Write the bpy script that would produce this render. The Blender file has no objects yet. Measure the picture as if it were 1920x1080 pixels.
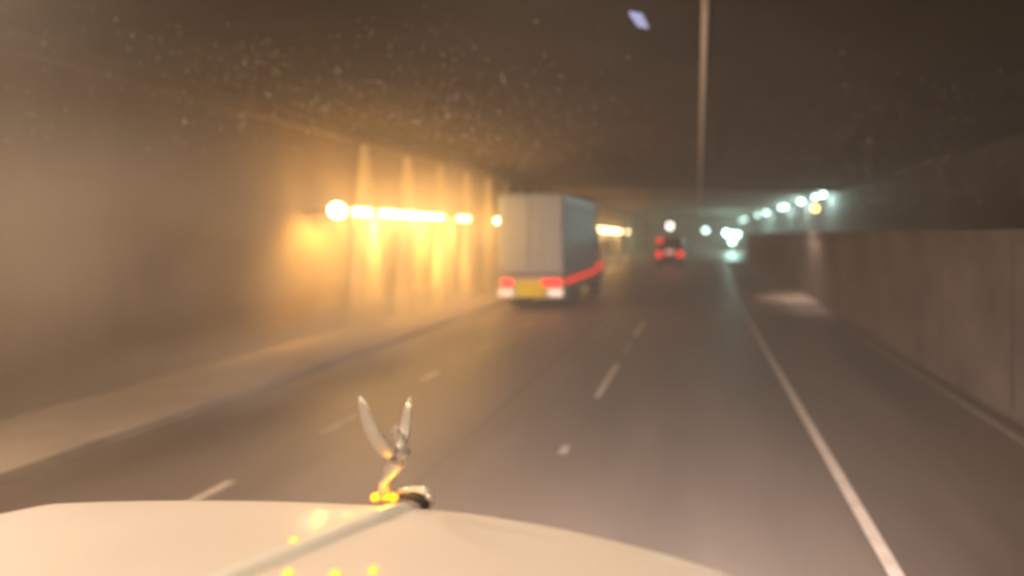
import bpy, bmesh, math, random
from mathutils import Vector, Matrix
random.seed(7)
R = math.radians
S = bpy.context.scene
COL = S.collection

# ------------------------------------------------------------ camera
CAM_H = 2.8
cd = bpy.data.cameras.new('camera'); cam = bpy.data.objects.new('camera', cd); COL.objects.link(cam)
cam.location = (0, 0, CAM_H); cam.rotation_euler = (R(90), 0, 0)
cd.sensor_width = 36; cd.lens = 36 * 1250 / 1920
cd.shift_x = -350 / 1920; cd.shift_y = -102 / 1920
cd.clip_start = 0.05; cd.clip_end = 2000
cd.dof.use_dof = True; cd.dof.focus_distance = 2.6; cd.dof.aperture_fstop = 0.62
S.camera = cam

# ------------------------------------------------------------ world (night sky) and exposure
w = bpy.data.worlds.new('World'); S.world = w; w.use_nodes = True
nt = w.node_tree; nt.nodes.clear()
out = nt.nodes.new('ShaderNodeOutputWorld'); bg = nt.nodes.new('ShaderNodeBackground')
sky = nt.nodes.new('ShaderNodeTexSky'); sky.sky_type = 'NISHITA'; sky.sun_disc = False
sky.sun_elevation = R(-4); sky.sun_rotation = R(200)
mx = nt.nodes.new('ShaderNodeMix'); mx.data_type = 'RGBA'; mx.blend_type = 'MIX'
mx.inputs['Factor'].default_value = 0.92
nt.links.new(sky.outputs[0], mx.inputs['A']); mx.inputs['B'].default_value = (1.0, 0.62, 0.42, 1)   # town glow on low cloud
nt.links.new(mx.outputs['Result'], bg.inputs[0]); bg.inputs[1].default_value = 0.07
nt.links.new(bg.outputs[0], out.inputs[0])
S.view_settings.view_transform = 'Standard'; S.view_settings.look = 'None'
S.view_settings.gamma = 1; S.view_settings.exposure = 0.25
cy = S.cycles
cy.use_denoising = True
try: cy.denoiser = 'OPENIMAGEDENOISE'
except Exception: pass
cy.max_bounces = 6; cy.volume_bounces = 1; cy.sample_clamp_indirect = 4
cy.volume_step_rate = 2; cy.volume_max_steps = 128
cy.caustics_reflective = False; cy.caustics_refractive = False

ORANGE = (1.0, 0.50, 0.10); WARM = (1.0, 0.72, 0.48); TEAL = (0.55, 1.0, 0.88)

# ------------------------------------------------------------ materials
def mat(name, col, rough=.6, metal=0, var=.25, scale=3.0, bump=0, coat=0, col2=None, stretch=None, spec=.5):
    m = bpy.data.materials.new(name); m.use_nodes = True
    n = m.node_tree.nodes; l = m.node_tree.links; b = n['Principled BSDF']
    b.inputs['Roughness'].default_value = rough; b.inputs['Metallic'].default_value = metal
    b.inputs['Coat Weight'].default_value = coat; b.inputs['Coat Roughness'].default_value = .12
    b.inputs['Specular IOR Level'].default_value = spec
    tc = n.new('ShaderNodeTexCoord'); mp = n.new('ShaderNodeMapping')
    if stretch: mp.inputs['Scale'].default_value = stretch
    l.new(tc.outputs['Object'], mp.inputs[0])
    no = n.new('ShaderNodeTexNoise'); no.inputs['Scale'].default_value = scale; no.inputs['Detail'].default_value = 6
    l.new(mp.outputs[0], no.inputs['Vector'])
    cr = n.new('ShaderNodeValToRGB'); cr.color_ramp.elements[0].position = .3; cr.color_ramp.elements[1].position = .7
    c2 = col2 or tuple(c * (1 - var) for c in col)
    cr.color_ramp.elements[0].color = (*c2, 1); cr.color_ramp.elements[1].color = (*col, 1)
    l.new(no.outputs['Fac'], cr.inputs[0]); l.new(cr.outputs[0], b.inputs['Base Color'])
    if bump:
        bp = n.new('ShaderNodeBump'); bp.inputs['Strength'].default_value = bump
        n2 = n.new('ShaderNodeTexNoise'); n2.inputs['Scale'].default_value = scale * 12; n2.inputs['Detail'].default_value = 3
        l.new(tc.outputs['Object'], n2.inputs['Vector']); l.new(n2.outputs['Fac'], bp.inputs['Height']); l.new(bp.outputs[0], b.inputs['Normal'])
    return m

def emit(name, col, strength):
    m = bpy.data.materials.new(name); m.use_nodes = True
    b = m.node_tree.nodes['Principled BSDF']
    b.inputs['Base Color'].default_value = (*col, 1)
    b.inputs['Emission Color'].default_value = (*col, 1); b.inputs['Emission Strength'].default_value = strength
    return m

M = dict(
    asphalt=mat('asphalt', (.135, .108, .092), .50, var=.42, scale=.5, bump=.25, stretch=(1.6, .25, 1)),
    tar=mat('tar', (.095, .08, .07), .55, var=.3, scale=2),
    pave=mat('paving', (.36, .30, .25), .7, var=.3, scale=1.5),
    kerb=mat('kerb_stone', (.36, .33, .30), .7, scale=4),
    ground=mat('ground', (.05, .045, .03), .9, var=.5, scale=.2),
    paint=mat('road_paint', (.60, .52, .47), .5, var=.3, scale=5),
    paintold=mat('worn_paint', (.38, .33, .29), .6, var=.5, scale=5),
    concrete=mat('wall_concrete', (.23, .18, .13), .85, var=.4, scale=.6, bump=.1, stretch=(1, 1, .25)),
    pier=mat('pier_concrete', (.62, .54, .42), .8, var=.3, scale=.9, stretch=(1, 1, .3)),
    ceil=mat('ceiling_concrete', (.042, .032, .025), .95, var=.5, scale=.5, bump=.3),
    ceil2=mat('lit_ceiling_concrete', (.16, .12, .075), .9, var=.4, scale=.5),  # far ceiling section, paler and yellower: lamp light put into the colour
    beam=mat('beam_concrete', (.40, .33, .27), .8, var=.3, scale=1.2),
    brownwall=mat('brown_wall', (.115, .09, .075), .85, var=.5, scale=.8),
    rwall=mat('grey_wall', (.07, .06, .06), .8, var=.4, scale=.5, stretch=(1, 1, .3)),
    galv=mat('galvanised_steel', (.45, .40, .34), .5, .35, var=.3, scale=6),
    pipe=mat('pipe_paint', (.80, .64, .48), .5, .0, var=.35, scale=3),
    box=mat('box_panel', (.31, .385, .50), .5, var=.12, scale=.8, stretch=(1, 1, .2)),
    alu=mat('aluminium_trim', (.55, .55, .56), .4, .6, var=.2),
    rim=mat('dirty_rim', (.12, .11, .10), .7, var=.4, scale=8),
    black=mat('black_rubber', (.02, .02, .02), .8, var=.3),
    dark=mat('dark_paint', (.035, .03, .032), .4, var=.3),
    glass=mat('dark_glass', (.015, .017, .02), .4, var=.1),
    bumper=mat('white_bumper', (.50, .52, .52), .5, var=.2),
    plate=mat('yellow_plate', (.66, .66, .03), .45, var=.1),
    wplate=mat('white_plate', (.7, .7, .68), .45, var=.1),
    bonnet=mat('white_truck_paint', (.76, .71, .68), .5, var=.08, scale=1.4, coat=.15),
    ridge=mat('ridge_trim', (.88, .90, .88), .28, var=.05, coat=.5),
    chrome=mat('chrome', (.88, .85, .80), .38, .45, var=.15, scale=30),
    hill=mat('hillside_grass', (.045, .04, .028), .95, var=.5, scale=.15),
    drop=mat('windscreen_speck', (.8, .74, .68), .35, var=.1),
    e_orange=emit('sodium_lamp', (1.0, .66, .30), 30),
    e_yellow=emit('yellow_lamp', (1.0, .82, .40), 14),
    e_teal=emit('teal_lamp', (.62, 1.0, .90), 10),
    e_white=emit('white_lamp', (1.0, .93, .86), 9),
    e_red=emit('tail_light_red', (1.0, .02, .02), 1.5),
    e_redstrip=emit('stripe_glow_red', (1.0, .02, .015), .75),
    e_rev=emit('pale_lamp', (1.0, .85, .75), .55),
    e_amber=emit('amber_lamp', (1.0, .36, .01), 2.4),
    e_blue=emit('flare_blue', (.45, .5, .85), .42),
    e_ceil=emit('ceiling_lamp_glow', (1.0, .8, .6), 6),
)

# ------------------------------------------------------------ mesh helpers
class MB:
    def __init__(s): s.bm = bmesh.new()
    def box(s, x0, x1, y0, y1, z0, z1, bev=0):
        g = bmesh.ops.create_cube(s.bm, size=1)['verts']
        for v in g:
            v.co = Vector(((x0 + x1) / 2 + v.co.x * (x1 - x0), (y0 + y1) / 2 + v.co.y * (y1 - y0), (z0 + z1) / 2 + v.co.z * (z1 - z0)))
        if bev:
            es = list({e for v in g for e in v.link_edges})
            bmesh.ops.bevel(s.bm, geom=es, offset=bev, segments=3, affect='EDGES', profile=.5)
        return s
    def poly(s, pts):
        s.bm.faces.new([s.bm.verts.new(p) for p in pts]); return s
    def prism(s, pts, z0, z1):
        a = [s.bm.verts.new((x, y, z0)) for x, y in pts]; b = [s.bm.verts.new((x, y, z1)) for x, y in pts]
        s.bm.faces.new(a[::-1]); s.bm.faces.new(b); n = len(pts)
        for i in range(n): s.bm.faces.new((a[i], a[(i + 1) % n], b[(i + 1) % n], b[i]))
        return s
    def hull8(s, bot, top):
        a = [s.bm.verts.new(p) for p in bot]; b = [s.bm.verts.new(p) for p in top]; n = len(a)
        s.bm.faces.new(a[::-1]); s.bm.faces.new(b)
        for i in range(n): s.bm.faces.new((a[i], a[(i + 1) % n], b[(i + 1) % n], b[i]))
        return s
    def tube(s, pts, rads, seg=12, flat=None):
        pts = [Vector(p) for p in pts]
        if not hasattr(rads, '__len__'): rads = [rads] * len(pts)
        rings = []; up = Vector((0, 0, 1))
        for i, p in enumerate(pts):
            t = (pts[min(i + 1, len(pts) - 1)] - pts[max(i - 1, 0)]).normalized()
            a = t.cross(Vector((0, 1, 0)) if flat else (up if abs(t.z) < .95 else Vector((0, 1, 0)))).normalized(); b = t.cross(a).normalized()
            f = flat[i] if flat else 1
            rings.append([s.bm.verts.new(p + (a * math.cos(q) + b * math.sin(q) * f) * rads[i]) for q in [2 * math.pi * k / seg for k in range(seg)]])
        for i in range(len(rings) - 1):
            for k in range(seg): s.bm.faces.new((rings[i][k], rings[i][(k + 1) % seg], rings[i + 1][(k + 1) % seg], rings[i + 1][k]))
        s.bm.faces.new(rings[0][::-1]); s.bm.faces.new(rings[-1]); return s
    def ball(s, c, r, sub=2, sc=(1, 1, 1)):
        g = bmesh.ops.create_icosphere(s.bm, subdivisions=sub, radius=r)['verts']
        for v in g: v.co = Vector((v.co.x * sc[0], v.co.y * sc[1], v.co.z * sc[2])) + Vector(c)
        return s
    def build(s, name, m, parent=None, smooth=False, origin=None):
        bmesh.ops.recalc_face_normals(s.bm, faces=s.bm.faces[:])
        if parent is None:
            if origin is None:
                n = len(s.bm.verts); xs = [v.co for v in s.bm.verts]
                origin = Vector((sum(c.x for c in xs) / n, sum(c.y for c in xs) / n, min(c.z for c in xs)))
            off = Vector(origin)
        else: off = Vector(parent['_o']) if '_o' in parent else Vector((0, 0, 0))
        for v in s.bm.verts: v.co -= off
        me = bpy.data.meshes.new(name); s.bm.to_mesh(me); s.bm.free()
        if smooth:
            for p in me.polygons: p.use_smooth = True
        o = bpy.data.objects.new(name, me); COL.objects.link(o); me.materials.append(m)
        o['_o'] = list(off)
        if parent is None: o.location = off
        else: o.parent = parent
        return o

def tag(o, label=None, cat=None, group=None, kind=None):
    if label: o['label'] = label
    if cat: o['category'] = cat
    if group: o['group'] = group
    if kind: o['kind'] = kind
    return o
def thing(name, loc, label, cat, group=None, kind=None):
    o = bpy.data.objects.new(name, None); COL.objects.link(o); o.location = loc; o['_o'] = list(loc)
    return tag(o, label, cat, group, kind)
def lamp(parent, loc, power, col, rad=.12, kind='POINT', rot=None, size=(1, .2), spot=None, blend=.6, name='bulb_light'):
    ld = bpy.data.lights.new(name, kind); ld.energy = power; ld.color = col
    if kind == 'AREA': ld.shape = 'RECTANGLE'; ld.size, ld.size_y = size
    else: ld.shadow_soft_size = rad
    if kind == 'SPOT': ld.spot_size = spot; ld.spot_blend = blend
    o = bpy.data.objects.new(name, ld); COL.objects.link(o)
    off = Vector(parent['_o']) if parent is not None else Vector((0, 0, 0))
    o.location = Vector(loc) - off
    if rot: o.rotation_euler = rot
    if parent is not None: o.parent = parent
    return o

# ------------------------------------------------------------ setting: ground, road, pavements
WL, WR, CZ = -10.0, 9.7, 5.8      # left wall, right wall, ceiling height
tag(MB().box(-330, 330, -60, 380, -.4, -.05).build('ground', M['ground']), kind='structure')
road = tag(MB().poly([(-7.9, -40, 0), (WR - .9, -40, 0), (WR - .9, 330, 0), (-7.9, 330, 0)]).build('road', M['asphalt'], origin=(0, 0, 0)), kind='structure')
tag(MB().box(WL, -7.8, -40, 330, -.04, .13, .012).build('pavement', M['pave']), kind='structure')
tag(MB().box(WR - .9, WR, -40, 330, -.04, .12, 0).build('pavement', M['rwall']), kind='structure')

# markings (children of the road), 4 mm above it
def strip(x, y0, y1, wd, m, skew=0):
    MB().poly([(x - wd / 2, y0, .004), (x + wd / 2, y0, .004), (x + wd / 2 + skew, y1, .004), (x - wd / 2 + skew, y1, .004)]).build('lane_marking', m, road)
strip(1.62, -20, 120, .13, M['paint'])
strip(4.35, -5, 24.5, .11, M['paintold'])
for y0, y1 in ((8.45, 8.8), (11.4, 14.3), (15.6, 17.2), (18.2, 21), (31, 34), (43, 49), (55, 61), (67, 73)):
    strip(-1.74, y0, y1, .11 if y0 > 10 else .12, M['paint'] if y0 in (11.4, 18.2) else M['paintold'])
for y0, y1 in ((6.9, 7.55), (9.35, 10.3), (12.7, 13.5), (16, 17), (20, 21.4), (38, 41), (47, 50), (56, 59)):
    strip(-5.28, y0, y1, .14, M['paint'] if 12 < y0 < 13 else M['paintold'])

def patch(x0, x1, y0, y1):
    MB().poly([(x0, y0, .002), (x1, y0 + .05, .002), (x1 + .03, y1, .002), (x0 - .02, y1 - .08, .002)]).build('tar_patch', M['tar'], road)
for p in ((-3.2, -3.14, 5, 40),): patch(*p)

# island with its brown wall
isl = [(1.95, 31), (2.5, 27.6), (3.4, 25.9), (4.2, 25.8), (4.7, 25.8), (4.7, 40), (4.7, 66), (2.9, 66)]
t = thing('traffic_island', (3.6, 40, 0), 'raised traffic island with pale pinkish paving at the foot of the brown wall', 'traffic island')
MB().prism(isl, -.03, .11).build('kerb', M['kerb'], t)
cx = sum(p[0] for p in isl) / 8; cyy = sum(p[1] for p in isl) / 8
MB().poly([(cx + (x - cx) * .93, cyy + (y - cyy) * .985, .1145) for x, y in isl]).build('paving', M['pave'], t)
t = thing('retaining_wall', (5.0, 30, 0), 'long low brown wall running back from the right edge beside the solid white line', 'wall')
MB().box(4.72, 5.1, -6, 66, -.04, 2.72).build('wall_face', M['brownwall'], t)
MB().box(4.66, 5.16, -6.05, 66.05, 2.723, 2.86).build('coping', M['brownwall'], t)
js = MB()
for k in range(24): js.box(4.712, 4.7185, -5 + k * 3, -4.96 + k * 3, .15, 2.7)
js.build('joint', M['dark'], t)

# ------------------------------------------------------------ tunnel
tn = thing('tunnel', (0, 0, 0), 'concrete road tunnel with dark ceiling and buttressed left wall', 'tunnel')
MB().box(WL - .6, WL, -25, 120, -.04, CZ).build('side_wall', M['concrete'], tn)
MB().box(WR, WR + .6, -25, 120, -.04, CZ).build('side_wall', M['rwall'], tn)
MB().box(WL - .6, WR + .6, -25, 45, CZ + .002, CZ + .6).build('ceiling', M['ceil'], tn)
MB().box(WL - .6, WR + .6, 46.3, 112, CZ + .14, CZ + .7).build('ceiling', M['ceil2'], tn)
MB().box(WL - .3, WR + .3, 45.002, 46.298, CZ - .16, CZ + .72).build('cross_beam', M['beam'], tn)
MB().box(WL - .3, WR + .3, 112.002, 113.2, CZ - .25, CZ + .9).build('cross_beam', M['beam'], tn)
MB().box(WL - .002, WL + .12, -25, 44.9, CZ - .34, CZ - .004).build('cornice', M['concrete'], tn)
z = 19.8
while z < 100:
    if not (44 < z < 47.2):
        near = False
        wt, wb = (.3, .55) if near else (.12, .80)
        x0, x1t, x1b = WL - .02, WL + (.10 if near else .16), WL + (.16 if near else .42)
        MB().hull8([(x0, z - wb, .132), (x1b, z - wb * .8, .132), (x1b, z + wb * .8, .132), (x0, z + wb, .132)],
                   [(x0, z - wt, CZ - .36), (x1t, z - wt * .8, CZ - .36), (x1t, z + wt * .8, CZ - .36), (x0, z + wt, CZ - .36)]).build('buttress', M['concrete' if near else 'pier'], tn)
    z += 2.92

# overhead pipe on hangers
t = thing('overhead_pipe', (.08, 30, 5.6), 'long pale pipe slung under the tunnel ceiling above the middle lane', 'pipe')
MB().tube([(.08, y, 5.63 - .012 * math.sin(y * 1.7)) for y in range(-4, 112, 4)], .05, 10).build('pipe_run', M['pipe'], t, True)
for y in range(2, 45, 6): MB().box(.055, .105, y - .03, y + .03, 5.57, 5.80).build('hanger', M['galv'], t)

# ------------------------------------------------------------ left wall lamps
lz = lambda y: 3.40 if y < 30 else 3.40 - (y - 30) * .0068
G = 'lamps along the left tunnel wall'
specs = [(17.3, 'ball'), (18.75, .8), (20.35, .9), (21.6, .95), (22.9, .95), (24.15, .9), (26.85, 1.1), (31, 'ball'),
         (43, 1.3), (52, 1.6), (63.5, 2.2), (67.5, 2.2), (71.5, 2.2), (75.5, 2.2), (79.5, 2.2), (88, 'ball')]
names = {17.3: 'round blazing orange lamp, leftmost and largest on the left wall', 18.75: 'short strip lamp just right of the round leftmost wall lamp',
         26.85: 'lone short strip lamp between the long bright run and the small round lamp', 31: 'small round orange lamp on the wall just left of the box lorry',
         88: 'small round yellow lamp at the far end of the strip seen right of the lorry',
         20.35: 'strip lamp at the left end of the long bright run on the left wall', 21.6: 'second strip lamp in the long bright run on the left wall',
         22.9: 'third strip lamp in the long bright run on the left wall', 24.15: 'strip lamp at the right end of the long bright run',
         43: 'strip lamp on the left wall hidden behind the rear of the lorry', 52: 'strip lamp on the left wall hidden behind the cab of the lorry',
         63.5: 'yellow strip lamp right beside the lorry cab, first of the far run', 67.5: 'second yellow strip lamp of the far run right of the lorry', 71.5: 'middle yellow strip lamp of the far run right of the lorry',
         75.5: 'fourth yellow strip lamp of the far run right of the lorry', 79.5: 'last yellow strip lamp of the far run, next to the small round one'}
for i, (y, kd) in enumerate(specs):
    zz = lz(y)
    lab = names.get(y, 'yellow strip lamp in the far run seen just right of the lorry' if y > 64 else 'strip lamp on the left wall hidden behind the box lorry')
    ball = kd == 'ball'
    t = thing('wall_lamp', (WL + .5, y, zz), lab, 'lamp', G)
    m = M['e_orange'] if y < 60 else M['e_yellow']
    if ball:
        MB().ball((WL + .62, y, zz), .20 if y < 20 else (.12 if y < 60 else .16), 3).build('bulb', m, t, True)
        MB().tube([(WL, y, zz + .02), (WL + .45, y, zz + .02)], .05).build('bracket', M['galv'], t)
    else:
        h = .09 if y < 60 else .18
        MB().box(WL + .48, WL + .60, y - kd / 2, y + kd / 2, zz - h, zz + h, .03).build('tube_light', m, t)
        MB().box(WL + .46, WL + .62, y - kd / 2 - .03, y + kd / 2 + .03, zz + h + .003, zz + h + .05).build('housing', M['galv'], t)
        MB().box(WL, WL + .47, y - .04, y + .04, zz + h - .03, zz + h).build('bracket', M['galv'], t)
for y, p in ((17.3, 230), (18.75, 130), (21.2, 210), (24.1, 220), (27, 190), (30.4, 120), (43, 150), (52, 150), (67, 250), (79, 250)):
    own = min((o for o in bpy.data.objects if o.name.startswith('wall_lamp')), key=lambda o: abs(o.location.y - y))
    lamp(own, (WL + .95, y, lz(y) - .1), p, ORANGE, .12)

for y, p in ((17.3, 1000), (20.35, 1300), (24.15, 1700), (26.85, 1200)):
    own = min((o for o in bpy.data.objects if o.name.startswith('wall_lamp')), key=lambda o: abs(o.location.y - y))
    lamp(own, (WL + .85, y, lz(y) - .1), p, ORANGE, .12, 'SPOT', rot=(R(-8), R(44), 0), spot=R(120), blend=.9)
own = min((o for o in bpy.data.objects if o.name.startswith('wall_lamp')), key=lambda o: abs(o.location.y - 52))
lamp(own, (WL + .9, 52, 3.1), 5200, ORANGE, .15, 'SPOT', rot=(0, R(58), R(-8)), spot=R(70), blend=.6)

# ------------------------------------------------------------ right hand lamps (teal)
G = 'teal lamps in a row along the right side'
for i, y in enumerate((49.5, 53, 60, 71.5, 75, 91, 105, 134, 146)):
    t = thing('street_lamp' if y > 113 else 'ceiling_lamp', (9.3, y, CZ - .2),
              ['large teal lamp above the orange lamp, right half of a joined pair', 'teal lamp above the orange lamp, left half of a joined pair',
               'teal lamp just left of the joined pair in the right row', 'teal lamp midway down the right row, right half of its pair', 'teal lamp midway down the right row, left half of its pair',
               'pale teal lamp past the midway pair in the right row', 'smaller pale teal lamp further down the right row', 'bluish lamp near the far end of the right row', 'bluish lamp at the very far end of the right row'][i], 'lamp', G)
    r = .10 + y * .0016
    MB().ball((9.25, y, CZ - .1), r, 3, (1, 1.3, .7)).build('bulb', M['e_teal'], t, True)
    if y > 113:
        MB().tube([(9.9, y, 0), (9.9, y, 5.5), (9.7, y, 5.9), (9.2, y, 6.0)], [.1, .07, .05, .04]).build('post', M['galv'], t)
    else:
        MB().box(9.0, 9.5, y - .25, y + .25, CZ + .01, CZ + .12).build('housing', M['galv'], t)
    if y in (49.5, 60, 71.5, 91): lamp(t, (8.9, y, CZ - .45), 520, (.65, 1, .92), .2)

# orange lamp on a short post at the wall end
t = thing('street_lamp', (4.9, 28.6, 2.86), 'single orange lamp on a short post on top of the brown wall', 'lamp')
MB().tube([(4.98, 28.6, 2.862), (4.98, 28.6, 3.75)], .03).build('post', M['dark'], t)
MB().ball((5.0, 28.55, 3.88), .13, 3).build('bulb', emit('orange_globe', (1.0, .50, .10), 9), t, True)
lamp(t, (4.2, 27.4, 3.85), 550, (1.0, .74, .60), .15, 'SPOT', rot=(0, R(-28), 0), spot=R(130), blend=.8)

# far floodlight mast with three heads, far lamps
t = thing('floodlight_mast', (4.9, 100, 0), 'cluster of three bright teal floodlights on a mast at the road end', 'floodlight')
MB().tube([(4.9, 100, 0), (4.9, 100, 2.9)], .06).build('post', M['galv'], t)
MB().box(4.0, 5.9, 99.96, 100.04, 2.55, 2.63).build('crossbar', M['galv'], t)
for x, zz, r in ((4.15, 2.88, .42), (5.8, 2.65, .38), (5.0, 1.55, .36)): MB().ball((x, 99.7, zz), r, 3, (1, .6, 1)).build('lamp_head', M['e_teal'], t, True)
lamp(t, (4.9, 98, 2.6), 2500, TEAL, .4)
for (px, py, y, m, lab, r) in ((1256, 424, 140, 'e_white', 'round whitish street lamp above the dark van', .62), (1323, 432, 130, 'e_teal', 'small lone teal street lamp left of the floodlight cluster', .5),
                            (1163, 452, 110, 'e_white', 'tiny pale lamp just under the far yellow lamps', .18)):
    x = (px - 1310) * y / 1250; zz = CAM_H + (438 - py) * y / 1250
    t = thing('street_lamp', (x, y, 0), lab, 'lamp')
    MB().tube([(x, y + .3, 0), (x, y + .3, zz)], .06).build('post', M['galv'], t)
    MB().ball((x, y, zz), r, 3, (1, .6, 1)).build('bulb', M[m], t, True)

# glowing blue block at the ceiling, standing in for a lens reflection
t = thing('lens_flare_glow', (-.83, 9.1, CZ), 'small dim bluish lens reflection built as a glowing block left of the pipe', 'lamp')
MB().hull8([(-.93, 9.0, CZ - .05), (-.78, 9.1, CZ - .05), (-.73, 9.6, CZ - .05), (-.87, 9.5, CZ - .05)], [(-.94, 8.98, CZ - .004), (-.77, 9.08, CZ - .004), (-.72, 9.62, CZ - .004), (-.88, 9.52, CZ - .004)]).build('lens', M['e_blue'], t)

# unseen ceiling luminaires: near pair lights the bonnet, front three added as fill
for x, y, lab in ((-2.6, -.3, 'warm ceiling lamp over the left of the white truck'), (1.4, -.3, 'warm ceiling lamp over the right of the white truck'),
                  (-6.5, 5.2, 'added fill lamp, out of view, over the left lane ahead of the white truck'), (-1.6, 5.2, 'added fill lamp, out of view, over the middle lane ahead of the white truck'), (4.6, 5.2, 'added fill lamp, out of view, over the right shoulder ahead of the white truck')):
    t = thing('ceiling_lamp', (x, y, CZ), lab, 'lamp', 'warm ceiling lamps above the white truck')
    MB().box(x - .7, x + .7, y - .12, y + .12, CZ - .16, CZ - .002, .02).build('housing', M['galv'], t)
    MB().box(x - .65, x + .65, y - .09, y + .09, CZ - .19, CZ - .162).build('diffuser', M['e_ceil'], t)
    lamp(t, (x, y, CZ - .22), 108 if y < 0 else (520 if x < -5 else 80), WARM, kind='AREA', size=(1.2, .2), rot=(0, 0, 0))

# ------------------------------------------------------------ beyond the tunnel
hm = MB()
nx = 40
for side, xs in ((-1, [-14, -30, -80, -200, -320]), (1, [14, 30, 80, 200, 320])):
    for i in range(8):
        y0, y1 = 120 + i * 25, 145 + i * 25
        for a, b in zip(xs, xs[1:]):
            hz = lambda X, Y: (0 if abs(X) == 14 else min(9, (abs(X) - 14) * .22)) + (math.sin(X * .05 + Y * .03) + 1) * (abs(X) > 14)
            hm.poly([(a, y0, hz(a, y0) - .04), (b, y0, hz(b, y0) - .04), (b, y1, hz(b, y1) - .04), (a, y1, hz(a, y1) - .04)])
tag(hm.build('hillside', M['hill']), kind='structure')

def tree(x, y, h, lab):
    t = thing('tree', (x, y, 0), lab, 'tree', 'dark trees beyond the tunnel')
    MB().tube([(x, y, -.1), (x + .1, y, h * .4), (x, y + .2, h * .8)], [.3, .2, .06], 8).build('trunk', mat_bark, t)
    mb = MB(); rnd = random.Random(int(x * 7 + y))
    for c in range(26):
        a = rnd.uniform(0, 6.28); rr = h * .34 * rnd.random() ** .5; cz = h * rnd.uniform(.32, 1)
        rr *= 1.15 - abs(cz / h - .6)
        cc = Vector((x + rr * math.cos(a), y + rr * math.sin(a), cz))
        for k in range(34):
            p = cc + Vector([rnd.gauss(0, h * .055) for _ in range(3)]); u = Vector([rnd.gauss(0, 1) for _ in range(3)]).normalized(); v = u.orthogonal().normalized()
            sz = h * .022
            mb.poly([p - u * sz, p + v * sz * .6, p + u * sz, p - v * sz * .6])
    mb.build('crown', mat_leaf, t)
mat_bark = mat('bark', (.06, .045, .03), .9); mat_leaf = mat('leaves', (.05, .055, .03), .8, var=.5, scale=1)
for x, y, h, lab in ((-12, 128, 8, 'dark tree left of the road beyond the tunnel, nearest the lorry'), (-7.5, 172, 7.5, 'dark tree at the left road end behind the van'),
                     (3.5, 215, 9, 'dark tree at the far end of the road, right of the pipe'), (-3.5, 230, 9, 'dark tree closing the far end of the road behind the van'), (13, 150, 9, 'dark tree right of the road behind the far teal lamps')):
    tree(x, y, h, lab)

# ------------------------------------------------------------ wheels
def wheel(parent, x, y, r, wd, name='wheel'):
    side = 1 if wd > 0 else -1
    a, b = x, x - wd
    tyre = MB().tube([(a - .0 * side, y, r), (a - .03 * side, y, r), (b + .03 * side, y, r), (b, y, r)], [r * .9, r, r, r * .9], 24).build(name, M['black'], parent)
    MB().tube([(a + .02 * side, y, r), (a + .002 * side, y, r)], [r * .42, r * .58], 20).build('rim', M['rim'], tyre)

# ------------------------------------------------------------ box lorry
LX0, LX1, LY = -7.4, -4.96, 24.6
t = thing('box_lorry', ((LX0 + LX1) / 2, 30, 0), 'grey box lorry with red tail lights and yellow rear plate, left of the dashed line', 'lorry')
MB().box(LX0, LX1, LY, LY + 7.1, 1.27, 4.3, .10).build('cargo_box', M['box'], t)
rd = MB()
for x0, x1 in ((LX0 + .12, -6.19), (-6.17, LX1 - .12)): rd.box(x0, x1, LY - .03, LY - .002, 1.42, 4.16, .01)
dr = rd.build('rear_door', M['box'], t)
hg = MB()
for x in (LX0 + .17, LX1 - .17):
    for zz in (1.7, 2.7, 3.7): hg.box(x - .06, x + .06, LY - .05, LY - .031, zz, zz + .08)
for x in (-6.4, -5.95): hg.tube([(x, LY - .05, 1.5), (x, LY - .05, 4.1)], .018, 8)
hg.build('door_hardware', M['alu'], dr)
tr = MB()
tr.box(LX1 + .0025, LX1 + .03, LY + .1, LY + 7.0, 1.30, 1.40).box(LX1 + .0025, LX1 + .03, LY + .1, LY + 7.0, 4.08, 4.17)
tr.build('trim_rail', M['alu'], t)
MB().box(LX0 + .25, LX1 - .25, LY + .15, LY + 10.2, .72, 1.262).build('chassis', M['dark'], t)
bp = MB().box(LX0 + .02, LX1 - .02, LY - .05, LY + .1, .42, 1.2, .03).build('rear_bumper', M['bumper'], t)
MB().box(-6.72, -5.62, LY - .085, LY - .052, .46, 1.06, .01).build('rear_plate', M['plate'], t)
for x0, x1 in ((LX0 + .12, LX0 + .56), (LX1 - .80, LX1 - .1)):
    MB().box(x0, x1, LY - .09, LY - .053, .86, 1.12, .02).build('tail_light', M['e_red'], t)
for x0, x1 in ((LX0 + .03, LX0 + .55), (LX1 - .56, LX1 - .04)):
    MB().box(x0, x1, LY - .085, LY - .053, .50, .74, .02).build('reversing_light', M['e_rev'], t)
MB().box(LX1 - .05, LX1 + .004, LY + .3, LY + 10.1, .55, 1.19).build('side_guard', M['dark'], t)
MB().box(LX1 + .006, LX1 + .035, LY + .15, LY + 7.6, .90, 1.14, .01).build('glowing_side_stripe', M['e_redstrip'], t)  # red reflective stripe, its brightness built in as glow
MB().box(LX1 + .006, LX1 + .05, LY + 7.7, LY + 9.6, 1.0, 1.36, .02).build('glowing_side_stripe', M['e_redstrip'], t)
for y in (LY + 1.9, LY + 3.1, LY + 8.6):
    wheel(t, LX1 - .01, y, .5, .5); wheel(t, LX0 + .01, y, .5, -.5)
cb = MB().hull8([(LX0 + .06, LY + 7.5, .8), (LX1 - .02, LY + 7.5, .8), (LX1 - .02, LY + 10.3, .8), (LX0 + .06, LY + 10.3, .8)],
               [(LX0 + .12, LY + 7.5, 3.15), (LX1 - .10, LY + 7.5, 3.15), (LX1 - .10, LY + 9.7, 3.15), (LX0 + .12, LY + 9.7, 3.15)])
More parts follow.
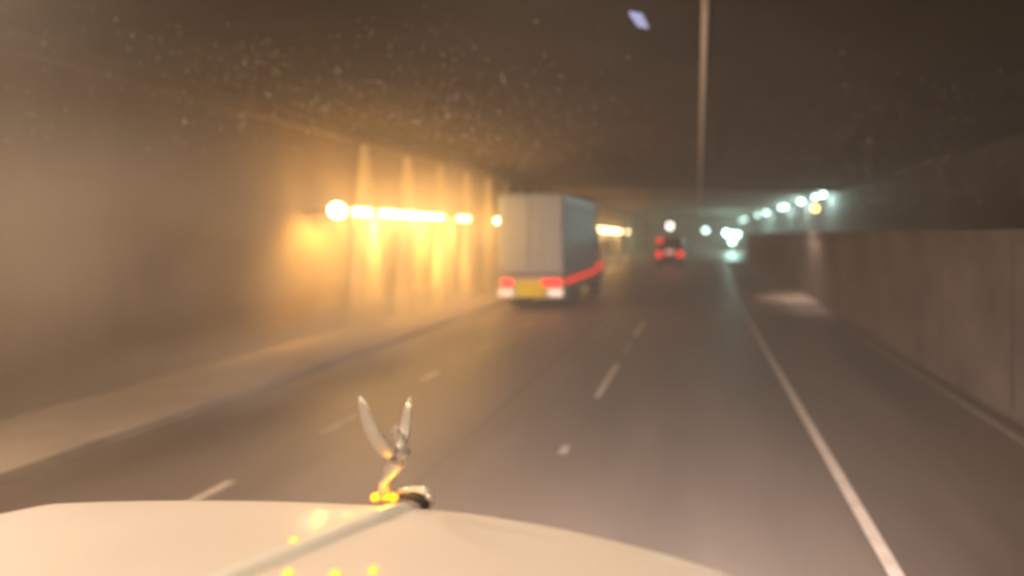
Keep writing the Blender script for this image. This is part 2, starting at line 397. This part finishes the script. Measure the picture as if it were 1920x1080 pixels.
bmesh.ops.bevel(cb.bm, geom=cb.bm.edges[:], offset=.12, segments=3, affect='EDGES')
cab = cb.build('cab', M['bumper'], t, True)
MB().hull8([(LX1 - .05, LY + 8.3, 1.95), (LX1 - .03, LY + 8.3, 1.95), (LX1 - .03, LY + 9.7, 1.95), (LX1 - .05, LY + 9.7, 1.95)],
           [(LX1 - .09, LY + 8.3, 2.8), (LX1 - .06, LY + 8.3, 2.8), (LX1 - .06, LY + 9.4, 2.8), (LX1 - .09, LY + 9.4, 2.8)]).build('side_window', M['glass'], cab)
MB().box(LX1 + .02, LX1 + .2, LY + 9.9, LY + 10.02, 1.9, 2.5, .03).build('mirror', M['dark'], t)
lamp(t, (-6.2, LY - .5, .95), 3, (1, .08, .05), .3, name='tail_glow')

# ------------------------------------------------------------ dark van ahead
VY = 52; vx0, vx1 = -3.35, -1.15
t = thing('van', ((vx0 + vx1) / 2, VY + 2.5, 0), 'dark tall van far ahead with a pair of red tail lights', 'van')
vb = MB().hull8([(vx0, VY, .35), (vx1, VY, .35), (vx1, VY + 5.4, .35), (vx0, VY + 5.4, .35)], [(vx0 + .15, VY + .1, 2.5), (vx1 - .15, VY + .1, 2.5), (vx1 - .15, VY + 4.2, 2.5), (vx0 + .15, VY + 4.2, 2.5)])
bmesh.ops.bevel(vb.bm, geom=vb.bm.edges[:], offset=.14, segments=3, affect='EDGES')
vbo = vb.build('body', M['dark'], t, True)
MB().hull8([(vx0 + .3, VY - .02, 1.6), (vx1 - .3, VY - .02, 1.6), (vx1 - .3, VY + .06, 1.6), (vx0 + .3, VY + .06, 1.6)], [(vx0 + .36, VY + .06, 2.3), (vx1 - .36, VY + .06, 2.3), (vx1 - .36, VY + .12, 2.3), (vx0 + .36, VY + .12, 2.3)]).build('rear_window', M['glass'], vbo)
for x0, x1 in ((vx0 + .05, vx0 + .5), (vx1 - .5, vx1 - .05)): MB().box(x0, x1, VY - .08, VY + .05, 1.0, 1.4, .05).build('tail_light', M['e_red'], t)
MB().box(vx0 + .12, vx0 + .55, VY - .02, VY + .2, 2.1, 2.4, .04).build('high_brake_light', M['e_red'], t)
MB().box(-2.55, -1.95, VY - .06, VY + .04, 1.2, 1.5, .01).build('rear_plate', emit('lit_plate', (.9, .85, .78), .35), t)
MB().box(vx0 + .05, vx1 - .05, VY - .07, VY + .1, .42, .7, .03).build('rear_bumper', M['dark'], t)
for y in (VY + 1, VY + 4.3): wheel(t, vx1 - .0, y, .36, .3); wheel(t, vx0, y, .36, -.3)
lamp(t, (-2.25, VY - .6, 1.1), 12, (1, .08, .05), .3, name='tail_glow')

# ------------------------------------------------------------ white bonneted truck carrying the camera
PH = R(-9.2); BO = Vector((-.785, 1.90, 2.035))     # front centre of the bonnet
Fv = Vector((math.sin(-PH), math.cos(PH), 0)); Rv = Vector((math.cos(PH), -math.sin(-PH), 0))
def L(u, v, zz): return BO + Rv * u - Fv * v + Vector((0, 0, zz))     # u right, v back from the nose, zz up
tk = thing('bonneted_truck', (BO.x, BO.y, 0), 'white truck bonnet filling the foreground with a winged ornament on its nose', 'truck')
bm = MB(); NU, NV = 44, 26
def surf(u, v):
    ends = abs(u) / (1.02 if u > 0 else 1.3)
    drop = (.075 if u > 0 else .035) * (abs(u) / .85) ** 1.9
    lip = .10 * max(0, (1 - v / .16)) ** 2.2 * .5
    side = .35 * max(0, ends - .88) ** 1.4 * 3
    return .175 * v * (1 - .06 * v) - drop - lip - side
def vback(u): return (.05 if u > 0 else .0) * (abs(u) / .85) ** 2
grid = [[bm.bm.verts.new(L(-1.3 + 2.32 * i / NU, -.03 + vback(-1.3 + 2.32 * i / NU) + 1.35 * (j / NV) ** 1.3, surf(-1.3 + 2.32 * i / NU, 1.35 * (j / NV) ** 1.3))) for j in range(NV + 1)] for i in range(NU + 1)]
for i in range(NU):
    for j in range(NV): bm.bm.faces.new((grid[i][j], grid[i + 1][j], grid[i + 1][j + 1], grid[i][j + 1]))
def skirt(row, dx, dv, dz):
    prev = row
    for st in (.25, 1):
        cur = [bm.bm.verts.new(v.co + Rv * dx * st ** .5 - Fv * dv * st ** .5 + Vector((0, 0, dz * st))) for v in row]
        for k in range(len(row) - 1): bm.bm.faces.new((prev[k], prev[k + 1], cur[k + 1], cur[k]))
        prev = cur
skirt([grid[i][0] for i in range(NU + 1)], 0, -.06, -.35)
skirt([grid[0][j] for j in range(NV + 1)], -.03, 0, -.95)
skirt([grid[NU][j] for j in range(NV + 1)], .03, 0, -.95)
bonnet = bm.build('bonnet', M['bonnet'], tk, True)
# raised centre ridge
rg = MB(); pv = [.05 + i * .06 for i in range(22)]
prof = [(-.034, -.004), (-.026, .016), (-.012, .024), (.012, .024), (.026, .016), (.034, -.004)]
rows = [[rg.bm.verts.new(L(pu, v, surf(0, v) + pz + .001)) for pu, pz in prof] for v in pv]
for a, b in zip(rows, rows[1:]):
    for k in range(len(prof) - 1): rg.bm.faces.new((a[k], a[k + 1], b[k + 1], b[k]))
rg.bm.faces.new(rows[0])
rg.build('bonnet_ridge', M['ridge'], tk, True)
# grille, bumper, headlights and wheels (below the nose)
def lbox(u0, u1, v0, v1, z0, z1):
    return MB().hull8([L(u0, v0, z0 - BO.z), L(u1, v0, z0 - BO.z), L(u1, v1, z0 - BO.z), L(u0, v1, z0 - BO.z)], [L(u0, v0, z1 - BO.z), L(u1, v0, z1 - BO.z), L(u1, v1, z1 - BO.z), L(u0, v1, z1 - BO.z)])
lbox(-.62, .62, -.08, .3, .85, 1.62).build('grille', M['chrome'], tk)
lbox(-1.15, 1.15, -.12, .12, .42, .78).build('front_bumper', M['chrome'], tk)
lbox(-.45, .45, .3, 4.5, .6, .9).build('chassis', M['dark'], tk)
for s in (-1, 1):
    c = L(s * .9, -.06, 1.0 - BO.z)
    MB().ball(c, .12, 3, (1, .5, 1)).build('headlight', emit('headlight', (1, .9, .75), 3), tk, True)
    lamp(tk, L(s * .9, -.26, 1.0 - BO.z), 2500, (1.0, .83, .76), .1, 'SPOT', rot=(R(83), 0, PH * .3), spot=R(105), blend=1, name='headlight_beam')
    lbox(min(s * .72, s * 1.08), max(s * .72, s * 1.08), .5, 1.5, .62, 1.25).build('mudguard', M['bonnet'], tk)
    wb = MB().tube([L(s * 1.07, 1.0, .5 - BO.z), L(s * .78, 1.0, .5 - BO.z)], .5, 24).build('wheel', M['black'], tk)

# ornament: local frame O(a right, b fwd, c up) at the nose
def px(x, y, d): return Vector(((x - 1310) * d / 1250, d, CAM_H + (438 - y) * d / 1250))
D = 1.86
orn = MB()
orn.tube([px(722, 928, D), px(722, 905, D), px(733, 885, D), px(747, 865, D), px(755, 848, D), px(752, 832, D), px(745, 818, D), px(743, 806, D - .01), px(742, 800, D - .02)],
         [.018, .017, .020, .024, .025, .020, .013, .010, .003], 14)
orn = orn.build('hood_ornament', M['chrome'], tk, True)
def wing(pts, rads):
    wm = MB().tube(pts, rads, 14, [.45] * len(pts)); wm.build('wing', M['chrome'], orn, True)
wing([px(740, 862, D), px(727, 850, D - .02), px(712, 830, D - .04), px(697, 805, D - .05), px(686, 780, D - .06), px(679, 758, D - .06), px(674, 743, D - .06)], [.012, .020, .022, .020, .016, .011, .003])
wing([px(750, 858, D), px(752, 835, D), px(756, 812, D + .02), px(761, 788, D + .03), px(765, 765, D + .04), px(769, 745, D + .05)], [.013, .020, .019, .015, .011, .003])
# amber lamp pod under the ornament
pod = MB().hull8([px(694, 944, D), px(750, 944, D), px(752, 940, D + .10), px(694, 940, D + .10)], [px(702, 922, D + .01), px(745, 922, D + .01), px(744, 921, D + .09), px(703, 921, D + .09)])
bmesh.ops.bevel(pod.bm, geom=pod.bm.edges[:], offset=.008, segments=2, affect='EDGES')
pod.build('ornament_base', M['chrome'], tk, True)
lb = MB()
for x, y in ((703, 932), (724, 930), (738, 933)): lb.ball(px(x, y, D - .005), .012, 2)
lb.build('amber_lamp', M['e_amber'], tk, True)
lamp(tk, px(722, 932, D - .05), .14, (1, .38, .03), .02, name='amber_glow')
# curved chrome hook at the ridge end
MB().tube([px(748, 922, D + .02), px(770, 919, D + .02), px(792, 920, D + .01), px(806, 930, D), px(810, 944, D), px(806, 960, D)], [.009, .011, .013, .014, .013, .010], 12).build('ornament_mount', M['chrome'], tk, True)
MB().tube([px(752, 930, D + .005), px(775, 930, D), px(792, 937, D - .01), px(799, 952, D - .01)], [.008, .012, .014, .010], 12).build('ornament_clip', M['dark'], tk, True)
# small glowing balls standing in for amber reflections on the bonnet
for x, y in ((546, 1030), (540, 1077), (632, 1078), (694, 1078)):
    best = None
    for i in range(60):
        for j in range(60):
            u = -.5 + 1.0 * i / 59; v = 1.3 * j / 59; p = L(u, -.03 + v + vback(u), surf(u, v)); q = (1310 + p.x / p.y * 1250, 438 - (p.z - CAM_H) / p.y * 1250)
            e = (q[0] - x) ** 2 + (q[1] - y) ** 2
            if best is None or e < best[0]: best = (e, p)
    MB().ball(best[1] + Vector((0, 0, .020 if abs((best[1] - BO).dot(Rv)) < .04 else .006)), .009, 2, (1, 1, .7)).build('amber_reflection', M['e_amber'], tk, True)

# ------------------------------------------------------------ spray clouds, haze, and airborne balls standing in for windscreen specks
dm = MB(); rnd = random.Random(3)
for i in range(2600):
    if i < 2100: p = (rnd.gauss(-5.4, 1.9), rnd.uniform(8, 17), rnd.uniform(3.9, 5.6))
    else: p = (rnd.uniform(2.2, 5.2), rnd.uniform(10, 18), rnd.uniform(3.2, 5.6))
    r = rnd.uniform(.002, .009) * (1.5 if rnd.random() < .06 else 1)
    dm.ball(p, r, 1, (1, 1, rnd.uniform(1, 2.2)))
tag(dm.build('windscreen_specks', M['drop'], smooth=True), 'scattered windscreen specks built as small balls in the air near the ceiling', 'windscreen specks', kind='stuff')

def volmat(name, col, dens, noise=None, aniso=.2):
    m = bpy.data.materials.new(name); m.use_nodes = True; n = m.node_tree.nodes; l = m.node_tree.links; n.clear()
    o = n.new('ShaderNodeOutputMaterial'); v = n.new('ShaderNodeVolumePrincipled')
    v.inputs['Color'].default_value = (*col, 1); v.inputs['Density'].default_value = dens; v.inputs['Anisotropy'].default_value = aniso
    l.new(v.outputs[0], o.inputs['Volume'])
    if noise:
        tc = n.new('ShaderNodeTexCoord'); no = n.new('ShaderNodeTexNoise'); no.inputs['Scale'].default_value = noise; no.inputs['Detail'].default_value = 2
        mr = n.new('ShaderNodeMapRange'); mr.inputs['From Min'].default_value = .35; mr.inputs['From Max'].default_value = .7; mr.inputs['To Max'].default_value = dens
        l.new(tc.outputs['Object'], no.inputs['Vector']); l.new(no.outputs['Fac'], mr.inputs['Value'])
        # fade towards the cloud's own rim
        ln = n.new('ShaderNodeVectorMath'); ln.operation = 'LENGTH'
        mp = n.new('ShaderNodeMapping'); mp.vector_type = 'POINT'; mp.inputs['Location'].default_value = (-1, -1, -1); mp.inputs['Scale'].default_value = (2, 2, 2)
        l.new(tc.outputs['Generated'], mp.inputs[0]); l.new(mp.outputs[0], ln.inputs[0])
        m2 = n.new('ShaderNodeMapRange'); m2.interpolation_type = 'SMOOTHSTEP'; m2.inputs['From Min'].default_value = 1.0; m2.inputs['From Max'].default_value = .45
        l.new(ln.outputs['Value'], m2.inputs['Value'])
        mu = n.new('ShaderNodeMath'); mu.operation = 'MULTIPLY'; l.new(mr.outputs[0], mu.inputs[0]); l.new(m2.outputs[0], mu.inputs[1]); l.new(mu.outputs[0], v.inputs['Density'])
    return m
def cloud(name, c, rad, dens, lab):
    mb = MB().ball(c, 1, 3, rad)
    o = mb.build(name, volmat(name, (.95, .9, .85), dens, .35), origin=c)
    tag(o, lab, 'spray', kind='stuff')
cloud('spray_cloud', (-7.9, 17.5, 2.4), (2.7, 14, 3.3), .27, 'tall cloud of tyre spray trailing along the left wall behind the lorry')
cloud('spray_cloud', (-7.8, 16.5, .4), (2.0, 12, 1.2), .5, 'low band of orange lit road spray on the left lane')

tag(MB().box(-335, 335, -65, 385, -1.4, 16).build('haze', volmat('haze', (.95, .9, .86), .0068, aniso=.15)), 'thin haze filling the tunnel air', 'haze', kind='stuff')

for o in bpy.data.objects:
    if '_o' in o: del o['_o']
